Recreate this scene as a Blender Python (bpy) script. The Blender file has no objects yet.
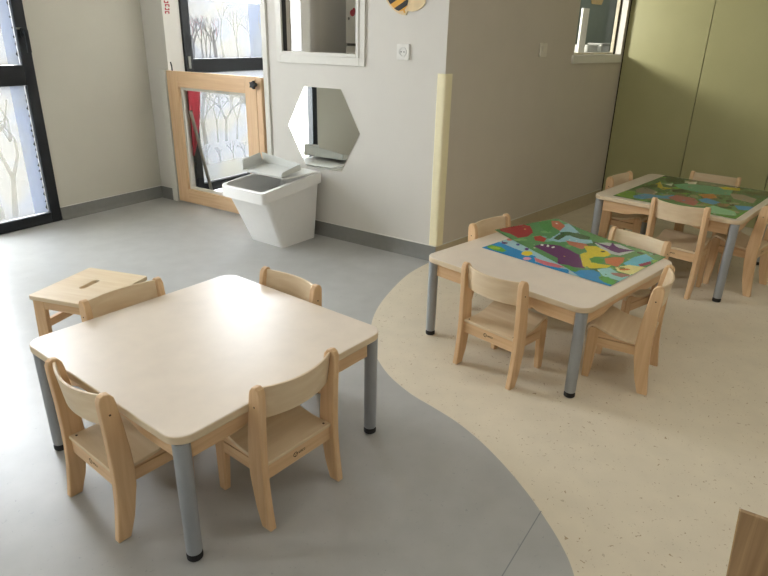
import bpy, bmesh, math, random
from mathutils import Vector, Matrix
random.seed(7)
C = bpy.context.scene.collection
PI = math.pi
R = math.radians

# ------------------------------------------------------------------ materials
def srgb(r, g, b):
    f = lambda c: (c/255/12.92) if c/255 <= 0.04045 else ((c/255+0.055)/1.055)**2.4
    return (f(r), f(g), f(b), 1.0)

def new_mat(name):
    m = bpy.data.materials.new(name); m.use_nodes = True
    nt = m.node_tree
    return m, nt, nt.nodes['Principled BSDF']

def plain(name, col, rough=0.5, metal=0.0, spec=0.5, noise=0.06, scale=30.0, bump=0.0, bscale=200.0):
    """one colour with a faint procedural mottling and an optional fine bump"""
    m, nt, b = new_mat(name)
    tc = nt.nodes.new('ShaderNodeTexCoord')
    n = nt.nodes.new('ShaderNodeTexNoise'); n.inputs['Scale'].default_value = scale; n.inputs['Detail'].default_value = 4
    nt.links.new(tc.outputs['Object'], n.inputs['Vector'])
    r = nt.nodes.new('ShaderNodeValToRGB')
    c = srgb(*col)
    r.color_ramp.elements[0].position = 0.3; r.color_ramp.elements[1].position = 0.7
    r.color_ramp.elements[0].color = tuple(x*(1-noise) for x in c[:3]) + (1,)
    r.color_ramp.elements[1].color = tuple(min(1, x*(1+noise)) for x in c[:3]) + (1,)
    nt.links.new(n.outputs['Fac'], r.inputs['Fac'])
    nt.links.new(r.outputs['Color'], b.inputs['Base Color'])
    b.inputs['Roughness'].default_value = rough; b.inputs['Metallic'].default_value = metal
    b.inputs['Specular IOR Level'].default_value = spec
    if bump:
        n2 = nt.nodes.new('ShaderNodeTexNoise'); n2.inputs['Scale'].default_value = bscale
        nt.links.new(tc.outputs['Object'], n2.inputs['Vector'])
        bp = nt.nodes.new('ShaderNodeBump'); bp.inputs['Strength'].default_value = bump; bp.inputs['Distance'].default_value = 0.002
        nt.links.new(n2.outputs['Fac'], bp.inputs['Height']); nt.links.new(bp.outputs['Normal'], b.inputs['Normal'])
    return m

def wood(name, c1, c2, rough=0.42, axis='z', fine=60.0, along=3.0, spec=0.45):
    """fine straight grain running along one object axis"""
    m, nt, b = new_mat(name)
    tc = nt.nodes.new('ShaderNodeTexCoord')
    mp = nt.nodes.new('ShaderNodeMapping')
    s = {'x': (along, fine, fine), 'y': (fine, along, fine), 'z': (fine, fine, along)}[axis]
    mp.inputs['Scale'].default_value = s
    nt.links.new(tc.outputs['Object'], mp.inputs['Vector'])
    n = nt.nodes.new('ShaderNodeTexNoise'); n.inputs['Scale'].default_value = 1.0
    n.inputs['Detail'].default_value = 5; n.inputs['Distortion'].default_value = 0.6
    nt.links.new(mp.outputs['Vector'], n.inputs['Vector'])
    r = nt.nodes.new('ShaderNodeValToRGB')
    r.color_ramp.elements[0].position = 0.32; r.color_ramp.elements[1].position = 0.68
    r.color_ramp.elements[0].color = srgb(*c2); r.color_ramp.elements[1].color = srgb(*c1)
    nt.links.new(n.outputs['Fac'], r.inputs['Fac']); nt.links.new(r.outputs['Color'], b.inputs['Base Color'])
    b.inputs['Roughness'].default_value = rough; b.inputs['Specular IOR Level'].default_value = spec
    return m

def lino(name, base, fleck, fleck2, scale, thr, rough, marble=0.05, spec=0.5):
    """linoleum: soft marbling plus sparse small flecks in two tones"""
    m, nt, b = new_mat(name)
    tc = nt.nodes.new('ShaderNodeTexCoord')
    n = nt.nodes.new('ShaderNodeTexNoise'); n.inputs['Scale'].default_value = 9; n.inputs['Detail'].default_value = 6
    nt.links.new(tc.outputs['Object'], n.inputs['Vector'])
    r = nt.nodes.new('ShaderNodeValToRGB'); c = srgb(*base)
    r.color_ramp.elements[0].position = .3; r.color_ramp.elements[1].position = .7
    r.color_ramp.elements[0].color = tuple(x*(1-marble) for x in c[:3]) + (1,)
    r.color_ramp.elements[1].color = tuple(x*(1+marble) for x in c[:3]) + (1,)
    nt.links.new(n.outputs['Fac'], r.inputs['Fac'])
    prev = r.outputs['Color']
    for k, (fc, off) in enumerate(((fleck, 0.0), (fleck2, 7.3))):
        mp = nt.nodes.new('ShaderNodeMapping'); mp.inputs['Location'].default_value = (off, off*1.7, 0)
        nt.links.new(tc.outputs['Object'], mp.inputs['Vector'])
        f = nt.nodes.new('ShaderNodeTexNoise'); f.inputs['Scale'].default_value = scale*(1+0.35*k)
        f.inputs['Detail'].default_value = 1.5; f.inputs['Distortion'].default_value = 0.8
        nt.links.new(mp.outputs['Vector'], f.inputs['Vector'])
        rr = nt.nodes.new('ShaderNodeValToRGB')
        rr.color_ramp.elements[0].position = thr; rr.color_ramp.elements[0].color = (0, 0, 0, 1)
        rr.color_ramp.elements[1].position = thr+0.03; rr.color_ramp.elements[1].color = (1, 1, 1, 1)
        nt.links.new(f.outputs['Fac'], rr.inputs['Fac'])
        mx = nt.nodes.new('ShaderNodeMixRGB'); mx.inputs['Color2'].default_value = srgb(*fc)
        nt.links.new(rr.outputs['Color'], mx.inputs['Fac']); nt.links.new(prev, mx.inputs['Color1'])
        prev = mx.outputs['Color']
    nt.links.new(prev, b.inputs['Base Color'])
    n3 = nt.nodes.new('ShaderNodeTexNoise'); n3.inputs['Scale'].default_value = 3; n3.inputs['Detail'].default_value = 3
    nt.links.new(tc.outputs['Object'], n3.inputs['Vector'])
    mr = nt.nodes.new('ShaderNodeMapRange'); mr.inputs['To Min'].default_value = rough-0.05; mr.inputs['To Max'].default_value = rough+0.05
    nt.links.new(n3.outputs['Fac'], mr.inputs['Value']); nt.links.new(mr.outputs['Result'], b.inputs['Roughness'])
    b.inputs['Specular IOR Level'].default_value = spec
    return m

def glass_mat(name, tint=(1, 1, 1), refl=0.06):
    m = bpy.data.materials.new(name); m.use_nodes = True
    nt = m.node_tree; nt.nodes.clear()
    o = nt.nodes.new('ShaderNodeOutputMaterial'); mx = nt.nodes.new('ShaderNodeMixShader')
    t = nt.nodes.new('ShaderNodeBsdfTransparent'); t.inputs['Color'].default_value = (*tint, 1)
    g = nt.nodes.new('ShaderNodeBsdfGlossy'); g.inputs['Roughness'].default_value = 0.02
    mx.inputs['Fac'].default_value = refl
    nt.links.new(t.outputs[0], mx.inputs[1]); nt.links.new(g.outputs[0], mx.inputs[2]); nt.links.new(mx.outputs[0], o.inputs['Surface'])
    return m

def translucent(name, col, mix=0.0, front=(0.6, 0.6, 0.6)):
    """thin printed film: light from outside glows through it"""
    m = bpy.data.materials.new(name); m.use_nodes = True
    nt = m.node_tree; nt.nodes.clear()
    o = nt.nodes.new('ShaderNodeOutputMaterial')
    t = nt.nodes.new('ShaderNodeBsdfTranslucent'); t.inputs['Color'].default_value = (*col, 1)
    if mix <= 0:
        nt.links.new(t.outputs[0], o.inputs['Surface']); return m
    mx = nt.nodes.new('ShaderNodeMixShader'); mx.inputs['Fac'].default_value = mix
    d = nt.nodes.new('ShaderNodeBsdfTransparent'); d.inputs['Color'].default_value = (*front, 1)
    nt.links.new(t.outputs[0], mx.inputs[1]); nt.links.new(d.outputs[0], mx.inputs[2]); nt.links.new(mx.outputs[0], o.inputs['Surface'])
    return m

def attr_mat(name, rough=0.25):
    m, nt, b = new_mat(name)
    a = nt.nodes.new('ShaderNodeVertexColor'); a.layer_name = 'print'
    nt.links.new(a.outputs['Color'], b.inputs['Base Color'])
    b.inputs['Roughness'].default_value = rough
    return m

# ------------------------------------------------------------------ mesh helpers
def bm_new(): return bmesh.new()

def prism(bm, pts, d0, d1, axis='y', mi=0, M=None):
    """extrude a closed 2-D outline along an axis; x: pts=(y,z)  y: pts=(x,z)  z: pts=(x,y)"""
    def P(p, d):
        v = {'x': (d, p[0], p[1]), 'y': (p[0], d, p[1]), 'z': (p[0], p[1], d)}[axis]
        v = Vector(v)
        return M @ v if M else v
    a = [bm.verts.new(P(p, d0)) for p in pts]; b = [bm.verts.new(P(p, d1)) for p in pts]
    n = len(pts); fs = []
    fs.append(bm.faces.new(a)); fs.append(bm.faces.new(b[::-1]))
    for i in range(n): fs.append(bm.faces.new((a[i], b[i], b[(i+1) % n], a[(i+1) % n])))
    for f in fs: f.material_index = mi
    return fs

def box(bm, x0, x1, y0, y1, z0, z1, mi=0, M=None):
    return prism(bm, [(x0, y0), (x1, y0), (x1, y1), (x0, y1)], z0, z1, 'z', mi, M)

def rrect(x0, x1, y0, y1, r, n=6):
    out = []
    for cx, cy, a0 in ((x1-r, y0+r, -90), (x1-r, y1-r, 0), (x0+r, y1-r, 90), (x0+r, y0+r, 180)):
        for k in range(n+1):
            a = R(a0+90*k/n); out.append((cx+r*math.cos(a), cy+r*math.sin(a)))
    return out

def lathe(bm, prof, n=20, mi=0, M=None):
    """prof: list of (radius, z)"""
    rings = []
    for r, z in prof:
        ring = []
        for k in range(n):
            v = Vector((r*math.cos(2*PI*k/n), r*math.sin(2*PI*k/n), z)); ring.append(bm.verts.new(M @ v if M else v))
        rings.append(ring)
    for a, b in zip(rings, rings[1:]):
        for k in range(n):
            f = bm.faces.new((a[k], a[(k+1) % n], b[(k+1) % n], b[k])); f.material_index = mi
    f = bm.faces.new(rings[0][::-1]); f.material_index = mi
    f = bm.faces.new(rings[-1]); f.material_index = mi

def tube(bm, p, q, r, n=10, mi=0):
    p, q = Vector(p), Vector(q); d = q-p
    M = Matrix.Translation(p) @ d.to_track_quat('Z', 'Y').to_matrix().to_4x4()
    lathe(bm, [(r, 0), (r, d.length)], n, mi, M)

def obj(name, bm, mats, parent=None, bevel=0.0, smooth=True, segs=2):
    bmesh.ops.recalc_face_normals(bm, faces=bm.faces)
    me = bpy.data.meshes.new(name); bm.to_mesh(me); bm.free()
    for m in (mats if isinstance(mats, (list, tuple)) else [mats]): me.materials.append(m)
    if smooth:
        for p in me.polygons: p.use_smooth = True
        me.set_sharp_from_angle(angle=R(35))
    o = bpy.data.objects.new(name, me); C.objects.link(o)
    if parent: o.parent = parent
    if bevel:
        b = o.modifiers.new('bevel', 'BEVEL'); b.width = bevel; b.segments = segs; b.limit_method = 'ANGLE'; b.angle_limit = R(40)
        b.harden_normals = False
    return o

def empty(name, loc=(0, 0, 0), rz=0.0):
    o = bpy.data.objects.new(name, None); C.objects.link(o); o.empty_display_size = 0.05
    o.location = loc; o.rotation_euler = (0, 0, rz); return o

def tag(o, label, cat, group=None):
    o['label'] = label; o['category'] = cat
    if group: o['group'] = group
    return o

def thing(name, label, cat, loc=(0, 0, 0), rz=0.0, group=None):
    return tag(empty(name, loc, rz), label, cat, group)

def struct(name, bm, mats, loc=(0, 0, 0), rz=0.0, **k):
    o = obj(name, bm, mats, **k); o.location = loc; o.rotation_euler = (0, 0, rz); o['kind'] = 'structure'; return o

def place(o, loc, rz=0.0):
    o.location = loc; o.rotation_euler = (0, 0, rz); return o

def copy_tree(o, parent=None):
    c = o.copy(); C.objects.link(c)
    if parent: c.parent = parent
    for ch in o.children: copy_tree(ch, c)
    return c

# ------------------------------------------------------------------ tuning values
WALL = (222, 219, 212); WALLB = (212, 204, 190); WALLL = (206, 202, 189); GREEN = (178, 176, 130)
GRAYF = (177, 177, 174); CREAMF = (228, 217, 195)
TOPC = (234, 220, 203); EDGEC = (220, 200, 168)
BE1 = (231, 196, 153); BE2 = (216, 177, 132); PL1 = (234, 214, 182); PL2 = (224, 200, 164)
STEEL = (160, 164, 168)
FILM = ((.062, .064, .068), (.068, .066, .060))
NEARW = 0.6
SKY = 20.0; EXPO = 0.25; VT = 'Standard'
def LIGHTS():
    area('washroom_wall_lamp', (.62, 5.08, 1.50), (2.4, 4.95, 1.15), .30, .20, 17, (1, .97, .88))
    area('washroom_fill', (.2, 5.3, 2.55), (.2, 5.3, 0), .5, .5, 5, (1, 1, 1))  # this and the next: added soft lights to brighten the washroom, no real fixture
    area('washroom_fill', (2.6, 6.3, 2.55), (2.6, 6.3, 0), .5, .5, 6, (1, 1, 1))
    area('ceiling_fill', (1.9, 1.6, 2.58), (1.9, 1.6, 0), 2.0, 2.0, 13, (1, .95, .86))  # this and the next: added ambient fill under the ceiling, no real fixture
    area('ceiling_fill', (-1.2, 1.2, 2.58), (-1.2, 1.2, 0), 2.0, 2.0, 6, (1, .98, .95))
LOW = [
  ((30, 140, 200), [(-0.104, 0.305), (-0.025, 0.318), (0.02, 0.298), (-0.005, 0.19), (-0.03, 0.054), (-0.094, 0.018), (-0.081, -0.091), (-0.069, -0.134), (-0.125, -0.166), (-0.165, 0.08), (-0.139, 0.293)]),
  ((90, 170, 60), [(-0.09, 0.288), (-0.05, 0.292), (-0.036, 0.242), (-0.063, 0.19), (-0.092, 0.191), (-0.102, 0.231)]),
  ((150, 190, 60), [(-0.079, 0.278), (-0.049, 0.27), (-0.052, 0.23), (-0.077, 0.227), (-0.09, 0.255)]),
  ((230, 210, 60), [(-0.002, 0.089), (-0.022, 0.081), (-0.043, 0.083), (-0.055, 0.094), (-0.056, 0.11), (-0.043, 0.124), (-0.023, 0.132), (-0.002, 0.13), (0.011, 0.119), (0.011, 0.103)]),
  ((90, 60, 130), [(0.037, 0.136), (0.026, 0.131), (0.016, 0.13), (0.011, 0.135), (0.013, 0.142), (0.021, 0.15), (0.032, 0.155), (0.042, 0.156), (0.047, 0.151), (0.046, 0.143)]),
  ((60, 70, 140), [(0.06, 0.203), (0.051, 0.198), (0.043, 0.198), (0.039, 0.201), (0.04, 0.208), (0.047, 0.214), (0.056, 0.218), (0.065, 0.219), (0.069, 0.215), (0.067, 0.209)]),
  ((70, 50, 110), [(0.039, 0.255), (0.029, 0.251), (0.018, 0.253), (0.01, 0.26), (0.009, 0.269), (0.014, 0.276), (0.024, 0.28), (0.035, 0.278), (0.043, 0.271), (0.045, 0.263)]),
  ((90, 60, 120), [(0.102, 0.337), (0.105, 0.334), (0.02, 0.271), (0.016, 0.274)]),
  ((220, 130, 110), [(0.098, 0.271), (0.086, 0.266), (0.074, 0.266), (0.068, 0.272), (0.068, 0.281), (0.077, 0.29), (0.089, 0.295), (0.101, 0.295), (0.107, 0.289), (0.106, 0.28)]),
  ((215, 120, 130), [(-0.044, 0.054), (-0.053, 0.005), (-0.045, -0.069), (-0.056, -0.107), (-0.081, -0.091), (-0.096, -0.035), (-0.085, 0.021)]),
  ((225, 170, 190), [(-0.07, 0.053), (-0.083, 0.049), (-0.096, 0.051), (-0.105, 0.058), (-0.106, 0.069), (-0.098, 0.078), (-0.085, 0.083), (-0.071, 0.081), (-0.062, 0.073), (-0.062, 0.063)]),
]
UP = [
  ((150, 190, 200), [(0.215, 0.145), (0.355, 0.164), (0.431, 0.217), (0.505, 0.2), (0.432, 0.098), (0.277, 0.011), (0.26, 0.079), (0.231, 0.09)]),
  ((80, 140, 75), [(0.42, 0.335), (0.474, 0.306), (0.389, 0.223), (0.309, 0.203), (0.337, 0.267)]),
  ((180, 100, 75), [(0.425, 0.347), (0.453, 0.317), (0.403, 0.309)]),
  ((185, 105, 75), [(0.452, 0.276), (0.484, 0.249), (0.457, 0.195), (0.375, 0.176), (0.394, 0.233)]),
  ((155, 40, 45), [(0.193, 0.419), (0.265, 0.425), (0.31, 0.375), (0.316, 0.315), (0.25, 0.253), (0.181, 0.242), (0.137, 0.265), (0.162, 0.329), (0.159, 0.383)]),
  ((175, 60, 50), [(0.206, 0.22), (0.24, 0.205), (0.228, 0.16), (0.178, 0.144), (0.165, 0.187)]),
  ((60, 100, 50), [(0.253, 0.139), (0.32, 0.151), (0.391, 0.133), (0.428, 0.096), (0.401, 0.081), (0.341, 0.119), (0.254, 0.111)]),
  ((50, 100, 50), [(0.36, 0.165), (0.4, 0.14), (0.422, 0.08), (0.422, 0.033), (0.378, 0.017), (0.352, 0.057), (0.356, 0.114), (0.327, 0.145)]),
  ((150, 195, 205), [(0.306, 0.117), (0.346, 0.053), (0.384, 0.005), (0.347, -0.022), (0.294, 0.009), (0.286, 0.089)]),
  ((185, 110, 80), [(0.276, 0.083), (0.31, -0.005), (0.29, -0.031), (0.221, -0.032), (0.236, 0.044)]),
  ((180, 190, 190), [(0.353, -0.027), (0.412, -0.063), (0.429, -0.121), (0.388, -0.212), (0.276, -0.196), (0.259, -0.141)]),
  ((100, 45, 100), [(0.091, 0.145), (0.145, 0.137), (0.177, 0.092), (0.191, 0.059), (0.158, 0.012), (0.145, -0.062), (-0.005, -0.147), (0.004, -0.078), (0.038, 0.014), (0.072, 0.098)]),
  ((100, 45, 100), [(0.185, 0.06), (0.174, 0.008), (0.139, -0.063), (0.062, -0.124), (-0.004, -0.174), (-0.037, -0.115), (-0.04, -0.06)]),
  ((230, 225, 225), [(0.141, 0.123), (0.134, 0.12), (0.128, 0.12), (0.124, 0.123), (0.125, 0.128), (0.13, 0.133), (0.137, 0.135), (0.144, 0.135), (0.147, 0.132), (0.146, 0.127)]),
  ((230, 225, 225), [(0.148, 0.096), (0.139, 0.092), (0.132, 0.091), (0.129, 0.093), (0.131, 0.099), (0.139, 0.104), (0.148, 0.109), (0.155, 0.11), (0.158, 0.107), (0.155, 0.102)]),
  ((230, 225, 225), [(0.151, 0.068), (0.144, 0.066), (0.137, 0.066), (0.134, 0.069), (0.134, 0.073), (0.139, 0.078), (0.147, 0.081), (0.153, 0.081), (0.157, 0.078), (0.156, 0.073)]),
  ((220, 200, 50), [(0.272, -0.015), (0.317, -0.054), (0.289, -0.126), (0.253, -0.162), (0.202, -0.157), (0.172, -0.124), (0.119, -0.124), (0.093, -0.18), (0.119, -0.234), (0.078, -0.234), (0.018, -0.193), (0.014, -0.154), (0.077, -0.112), (0.153, -0.063), (0.207, -0.069)]),
  ((75, 145, 60), [(0.131, -0.121), (0.177, -0.135), (0.165, -0.176), (0.114, -0.189), (0.085, -0.156)]),
  ((100, 75, 30), [(0.278, -0.122), (0.27, -0.124), (0.263, -0.122), (0.257, -0.118), (0.257, -0.112), (0.261, -0.108), (0.268, -0.106), (0.276, -0.108), (0.281, -0.112), (0.282, -0.118)]),
  ((195, 110, 75), [(0.183, -0.167), (0.237, -0.188), (0.263, -0.223), (0.202, -0.246), (0.121, -0.259), (0.125, -0.203)]),
  ((95, 50, 110), [(0.373, -0.009), (0.369, -0.056), (0.37, -0.099), (0.431, -0.08), (0.391, -0.118), (0.376, -0.147), (0.399, -0.213), (0.35, -0.188), (0.302, -0.173), (0.31, -0.137), (0.339, -0.079)]),
  ((100, 185, 210), [(0.184, -0.254), (0.308, -0.249), (0.388, -0.266), (0.34, -0.328), (0.207, -0.322), (0.167, -0.282)]),
  ((130, 175, 85), [(0.334, -0.31), (0.345, -0.345), (0.277, -0.355)]),
  ((150, 60, 90), [(0.223, -0.305), (0.306, -0.323), (0.271, -0.342), (0.203, -0.324)]),
  ((150, 205, 205), [(0.028, -0.214), (0.088, -0.242), (0.046, -0.309), (0.075, -0.345), (-0.032, -0.359), (-0.033, -0.272)]),
  ((235, 225, 155), [(0.105, -0.257), (0.186, -0.28), (0.213, -0.345), (0.128, -0.358), (0.075, -0.339), (0.075, -0.282)]),
  ((200, 120, 70), [(0.134, -0.311), (0.124, -0.311), (0.11, -0.305), (0.098, -0.295), (0.093, -0.284), (0.096, -0.278), (0.107, -0.277), (0.121, -0.284), (0.133, -0.294), (0.138, -0.304)]),
  ((110, 130, 70), [(0.135, -0.288), (0.126, -0.289), (0.117, -0.286), (0.109, -0.279), (0.107, -0.272), (0.111, -0.267), (0.119, -0.266), (0.129, -0.269), (0.136, -0.276), (0.139, -0.283)]),
  ((160, 115, 110), [(0.03, -0.272), (0.062, -0.307), (0.067, -0.349), (0.014, -0.331), (0.015, -0.292)]),
  ((25, 140, 200), [(-0.107, -0.072), (-0.079, -0.139), (-0.032, -0.173), (0.006, -0.206), (-0.005, -0.241), (-0.095, -0.304), (-0.099, -0.362), (-0.147, -0.379), (-0.183, -0.119)]),
  ((75, 150, 70), [(-0.038, -0.073), (-0.021, -0.105), (-0.041, -0.171), (-0.074, -0.17), (-0.076, -0.123)]),
  ((75, 155, 75), [(-0.05, -0.258), (-0.023, -0.292), (-0.051, -0.332), (-0.084, -0.354), (-0.099, -0.325), (-0.081, -0.284)]),
  ((50, 130, 180), [(-0.054, -0.339), (-0.009, -0.348), (-0.071, -0.366), (-0.094, -0.362)]),
]
FARM = [
  ((120, 165, 65), [(-0.331, 0.297), (-0.168, 0.303), (-0.154, 0.244), (-0.308, 0.19), (-0.362, 0.199), (-0.349, 0.219)]),
  ((150, 140, 120), [(-0.084, 0.272), (0.032, 0.261), (-0.051, 0.15), (-0.148, 0.137), (-0.158, 0.235)]),
  ((90, 150, 185), [(-0.266, 0.215), (-0.156, 0.188), (-0.13, 0.091), (-0.053, 0.05), (-0.177, 0.037), (-0.233, 0.113), (-0.305, 0.146), (-0.314, 0.188)]),
  ((190, 170, 50), [(0.16, 0.244), (0.266, 0.25), (0.121, 0.181), (0.122, 0.118), (0.035, 0.15), (0.089, 0.21)]),
  ((40, 55, 28), [(0.369, 0.262), (0.482, 0.242), (0.378, 0.148), (0.277, 0.204)]),
  ((40, 55, 28), [(0.063, 0.106), (0.144, 0.079), (0.09, 0.022), (0.009, 0.064)]),
  ((50, 85, 35), [(0.014, 0.278), (0.173, 0.232), (0.066, 0.197), (0.007, 0.251)]),
  ((205, 205, 185), [(0.205, 0.203), (0.27, 0.169), (0.181, 0.15)]),
  ((205, 205, 185), [(0.394, 0.109), (0.376, 0.106), (0.361, 0.109), (0.353, 0.117), (0.355, 0.125), (0.367, 0.133), (0.385, 0.135), (0.401, 0.132), (0.409, 0.125), (0.406, 0.116)]),
  ((105, 170, 130), [(0.233, 0.156), (0.341, 0.11), (0.378, -0.02), (0.374, -0.158), (0.19, -0.188), (0.129, -0.075), (0.136, 0.023), (0.162, 0.101)]),
  ((205, 200, 180), [(0.383, 0.124), (0.449, 0.077), (0.36, 0.06), (0.328, 0.095)]),
  ((180, 110, 100), [(-0.145, 0.059), (-0.046, 0.041), (-0.051, -0.064), (-0.141, -0.113), (-0.244, -0.118), (-0.208, -0.014)]),
  ((195, 125, 45), [(0.067, -0.046), (0.155, -0.105), (0.071, -0.149), (-0.029, -0.122)]),
  ((80, 150, 195), [(-0.071, -0.089), (0.01, -0.11), (-0.046, -0.2), (-0.127, -0.186), (-0.115, -0.121)]),
  ((75, 150, 200), [(-0.058, -0.276), (-0.01, -0.369), (-0.125, -0.382), (-0.142, -0.319)]),
  ((170, 152, 130), [(0.238, -0.175), (0.272, -0.24), (0.205, -0.327), (0.077, -0.34), (0.113, -0.226)]),
  ((150, 205, 155), [(-0.216, -0.178), (-0.156, -0.195), (-0.207, -0.319), (-0.301, -0.353), (-0.319, -0.292), (-0.336, -0.222)]),
  ((95, 155, 60), [(-0.334, -0.344), (-0.119, -0.354), (-0.104, -0.392), (-0.337, -0.385), (-0.438, -0.26), (-0.362, -0.229), (-0.33, -0.295)]),
  ((195, 185, 40), [(0.393, -0.065), (0.458, -0.174), (0.365, -0.198), (0.335, -0.111)]),
  ((90, 70, 35), [(0.363, -0.207), (0.479, -0.355), (0.363, -0.38), (0.317, -0.247)]),
  ((140, 110, 70), [(-0.082, -0.193), (-0.043, -0.254), (-0.131, -0.257), (-0.146, -0.218)]),
  ((40, 60, 30), [(0.418, 0.241), (0.498, 0.204), (0.385, 0.135), (0.3, 0.179)]),
]

# ------------------------------------------------------------------ camera
CAM_H, F_PX, PITCH, ROLL = 1.29957, 613.66, 0.389607, 0.022331
fw = Vector((0, math.cos(PITCH), -math.sin(PITCH))); rt = Vector((1, 0, 0)); up = rt.cross(fw)
cr, sr = math.cos(ROLL), math.sin(ROLL)
right = rt*cr + up*sr; upv = up*cr - rt*sr
cd = bpy.data.cameras.new('camera'); cam = bpy.data.objects.new('camera', cd); C.objects.link(cam)
cd.sensor_fit = 'HORIZONTAL'; cd.sensor_width = 36.0; cd.lens = 36.0*F_PX/768.0; cd.clip_start = 0.05
M = Matrix((right, upv, -fw)).transposed().to_4x4(); M.translation = Vector((0, 0, CAM_H))
cam.matrix_world = M
bpy.context.scene.camera = cam

# ------------------------------------------------------------------ layout of the room
TH, TB, TL, TG = -0.58725, 0.82835, 1.01112, -0.74244     # directions of back wall, inner wall, left wall, green wall
AX, AY = 0.31709, 3.63782                                   # corner between back wall and inner wall
LX, LY = -1.89977, 5.11142                                  # corner between left wall and back wall
GX, GY = 1.89779, 5.36051                                   # corner between inner wall and green wall
CEIL = 2.6
def on(ox, oy, a, s, d=0.0, z=0.0):                         # s along the wall, d behind its face
    return (ox+s*math.cos(a)-d*math.sin(a), oy+s*math.sin(a)+d*math.cos(a), z)
A_ = lambda s, d=0.0, z=0.0: on(AX, AY, TH, s, d, z)
B_ = lambda s, d=0.0, z=0.0: on(AX, AY, TB, s, d, z)
L_ = lambda s, d=0.0, z=0.0: on(LX, LY, TL, s, d, z)
G_ = lambda s, d=0.0, z=0.0: on(GX, GY, TG, s, d, z)

# materials
M_wall   = plain('warm_white_paint', WALL, 0.75, spec=0.25, noise=0.012, scale=6, bump=0.04, bscale=300)
M_wallB  = plain('shade_darkened_paint', WALLB, 0.7, spec=0.25, noise=0.015, scale=6, bump=0.04, bscale=300)  # darker, warmer wall colour; the dim light on the inner wall is painted in
M_white  = plain('white_lacquer', (222, 220, 212), 0.4, noise=0.02)
M_ceil   = plain('ceiling_paint', (225, 223, 216), 0.9, noise=0.01)
M_green  = plain('olive_green_laminate', GREEN, 0.45, spec=0.4, noise=0.03, scale=4)
M_dark   = plain('dark_gap', (38, 34, 22), 0.9)
M_black  = plain('black_aluminium', (24, 28, 34), 0.45, spec=0.4, noise=0.05)
M_gray   = lino('grey_linoleum', GRAYF, (166, 167, 167), (160, 161, 161), 70, 0.72, 0.36, 0.05, 0.5)
M_cream  = lino('cream_speckled_linoleum', CREAMF, (184, 162, 130), (200, 186, 160), 75, 0.70, 0.42, 0.04, 0.4)
M_baseg  = plain('grey_cove_skirting', (128, 128, 124), 0.5, noise=0.04)
M_baseb  = plain('beige_cove_skirting', (192, 178, 148), 0.5, noise=0.04)
M_seam   = plain('weld_seam', (138, 140, 142), 0.5)
M_top    = plain('maple_laminate', TOPC, 0.34, spec=0.65, noise=0.03, scale=14)
M_edge   = plain('beige_edge_band', EDGEC, 0.4, noise=0.03)
M_beech  = wood('beech_grain_upright', BE1, BE2, axis='z')
M_beechy = wood('beech_grain_across', BE1, BE2, axis='x')
M_ply    = wood('beech_ply_face', PL1, PL2, axis='x', fine=40, along=4, rough=0.36)
M_steel  = plain('silver_grey_steel', STEEL, 0.38, metal=0.25, noise=0.03)
M_cap    = plain('black_rubber', (16, 16, 18), 0.6)
M_screw  = plain('screw_hole', (70, 45, 25), 0.6)
M_logo   = plain('brown_stamp', (82, 55, 30), 0.7)
M_glass  = glass_mat('clear_glass')
M_mirror = plain('mirror_silver', (235, 238, 236), 0.015, metal=1.0, noise=0.0)
M_bin    = plain('white_plastic', (240, 239, 235), 0.42, noise=0.01)
M_foam   = plain('pale_yellow_foam', (250, 241, 204), 0.6, noise=0.02)
M_gate   = wood('oiled_oak_gate', (238, 204, 164), (224, 186, 144), axis='z', fine=45)
M_gateh  = wood('oiled_oak_gate_rail', (238, 204, 164), (224, 186, 144), axis='x', fine=45)
M_red    = plain('red_cloth', (176, 50, 66), 0.85)
M_chrome = plain('brushed_metal', (150, 150, 142), 0.3, metal=0.9)
M_print  = attr_mat('printed_vinyl', 0.22)

# ------------------------------------------------------------------ floor
curve = [(0.3171, 3.6378), (0.266, 3.585), (0.134, 3.375), (0.015, 3.06), (-0.043, 2.829), (-0.06, 2.634), (-0.05, 2.48), (-0.02, 2.346),
         (0.031, 2.21), (0.112, 2.079), (0.197, 1.984), (0.276, 1.892), (0.347, 1.78), (0.406, 1.658), (0.456, 1.526),
         (0.486, 1.419), (0.508, 1.319), (0.516, 1.219), (0.50, 1.05), (0.44, 0.85), (0.33, 0.6), (0.18, 0.35), (0.05, 0.05), (-0.05, -0.4), (-0.08, -1.9)]
def catmull(p, n=8):
    out = []
    for i in range(len(p)-1):
        a = Vector(p[max(i-1, 0)]); b = Vector(p[i]); c = Vector(p[i+1]); d = Vector(p[min(i+2, len(p)-1)])
        for k in range(n):
            t = k/n
            out.append(tuple(0.5*((2*b)+(c-a)*t+(2*a-5*b+4*c-d)*t*t+(3*b-a-3*c+d)*t**3)))
    out.append(tuple(p[-1])); return out
cv = catmull(curve)
bm = bm_new()
vs = [bm.verts.new((x, y, 0)) for x, y in cv]
# ladder of quads from the curve out to the far left and the far right, so both linoleums share one edge
lf = [bm.verts.new((LX+(y-LY)*math.cos(TL)/math.sin(TL)-.15, y, 0)) for x, y in cv]; rg = [bm.verts.new((4.7, y, 0)) for x, y in cv]
for i in range(len(cv)-1):
    f = bm.faces.new((lf[i], vs[i], vs[i+1], lf[i+1])); f.material_index = 0
    f = bm.faces.new((vs[i], rg[i], rg[i+1], vs[i+1])); f.material_index = 1
yb = cv[0][1]
pq = [L_(0.15, .12), (-1.70, 5.08), on(-1.614, 5.07, TL, 1.5, .12), (cv[0][0], 8.0)]
pq = [bm.verts.new((p[0], p[1], 0)) for p in pq]; tm = pq[-1]; tr = bm.verts.new((4.7, 8.0, 0))
bm.faces.new([lf[0]]+pq+[vs[0]]).material_index = 0
bm.faces.new((vs[0], tm, tr, rg[0])).material_index = 1
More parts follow.
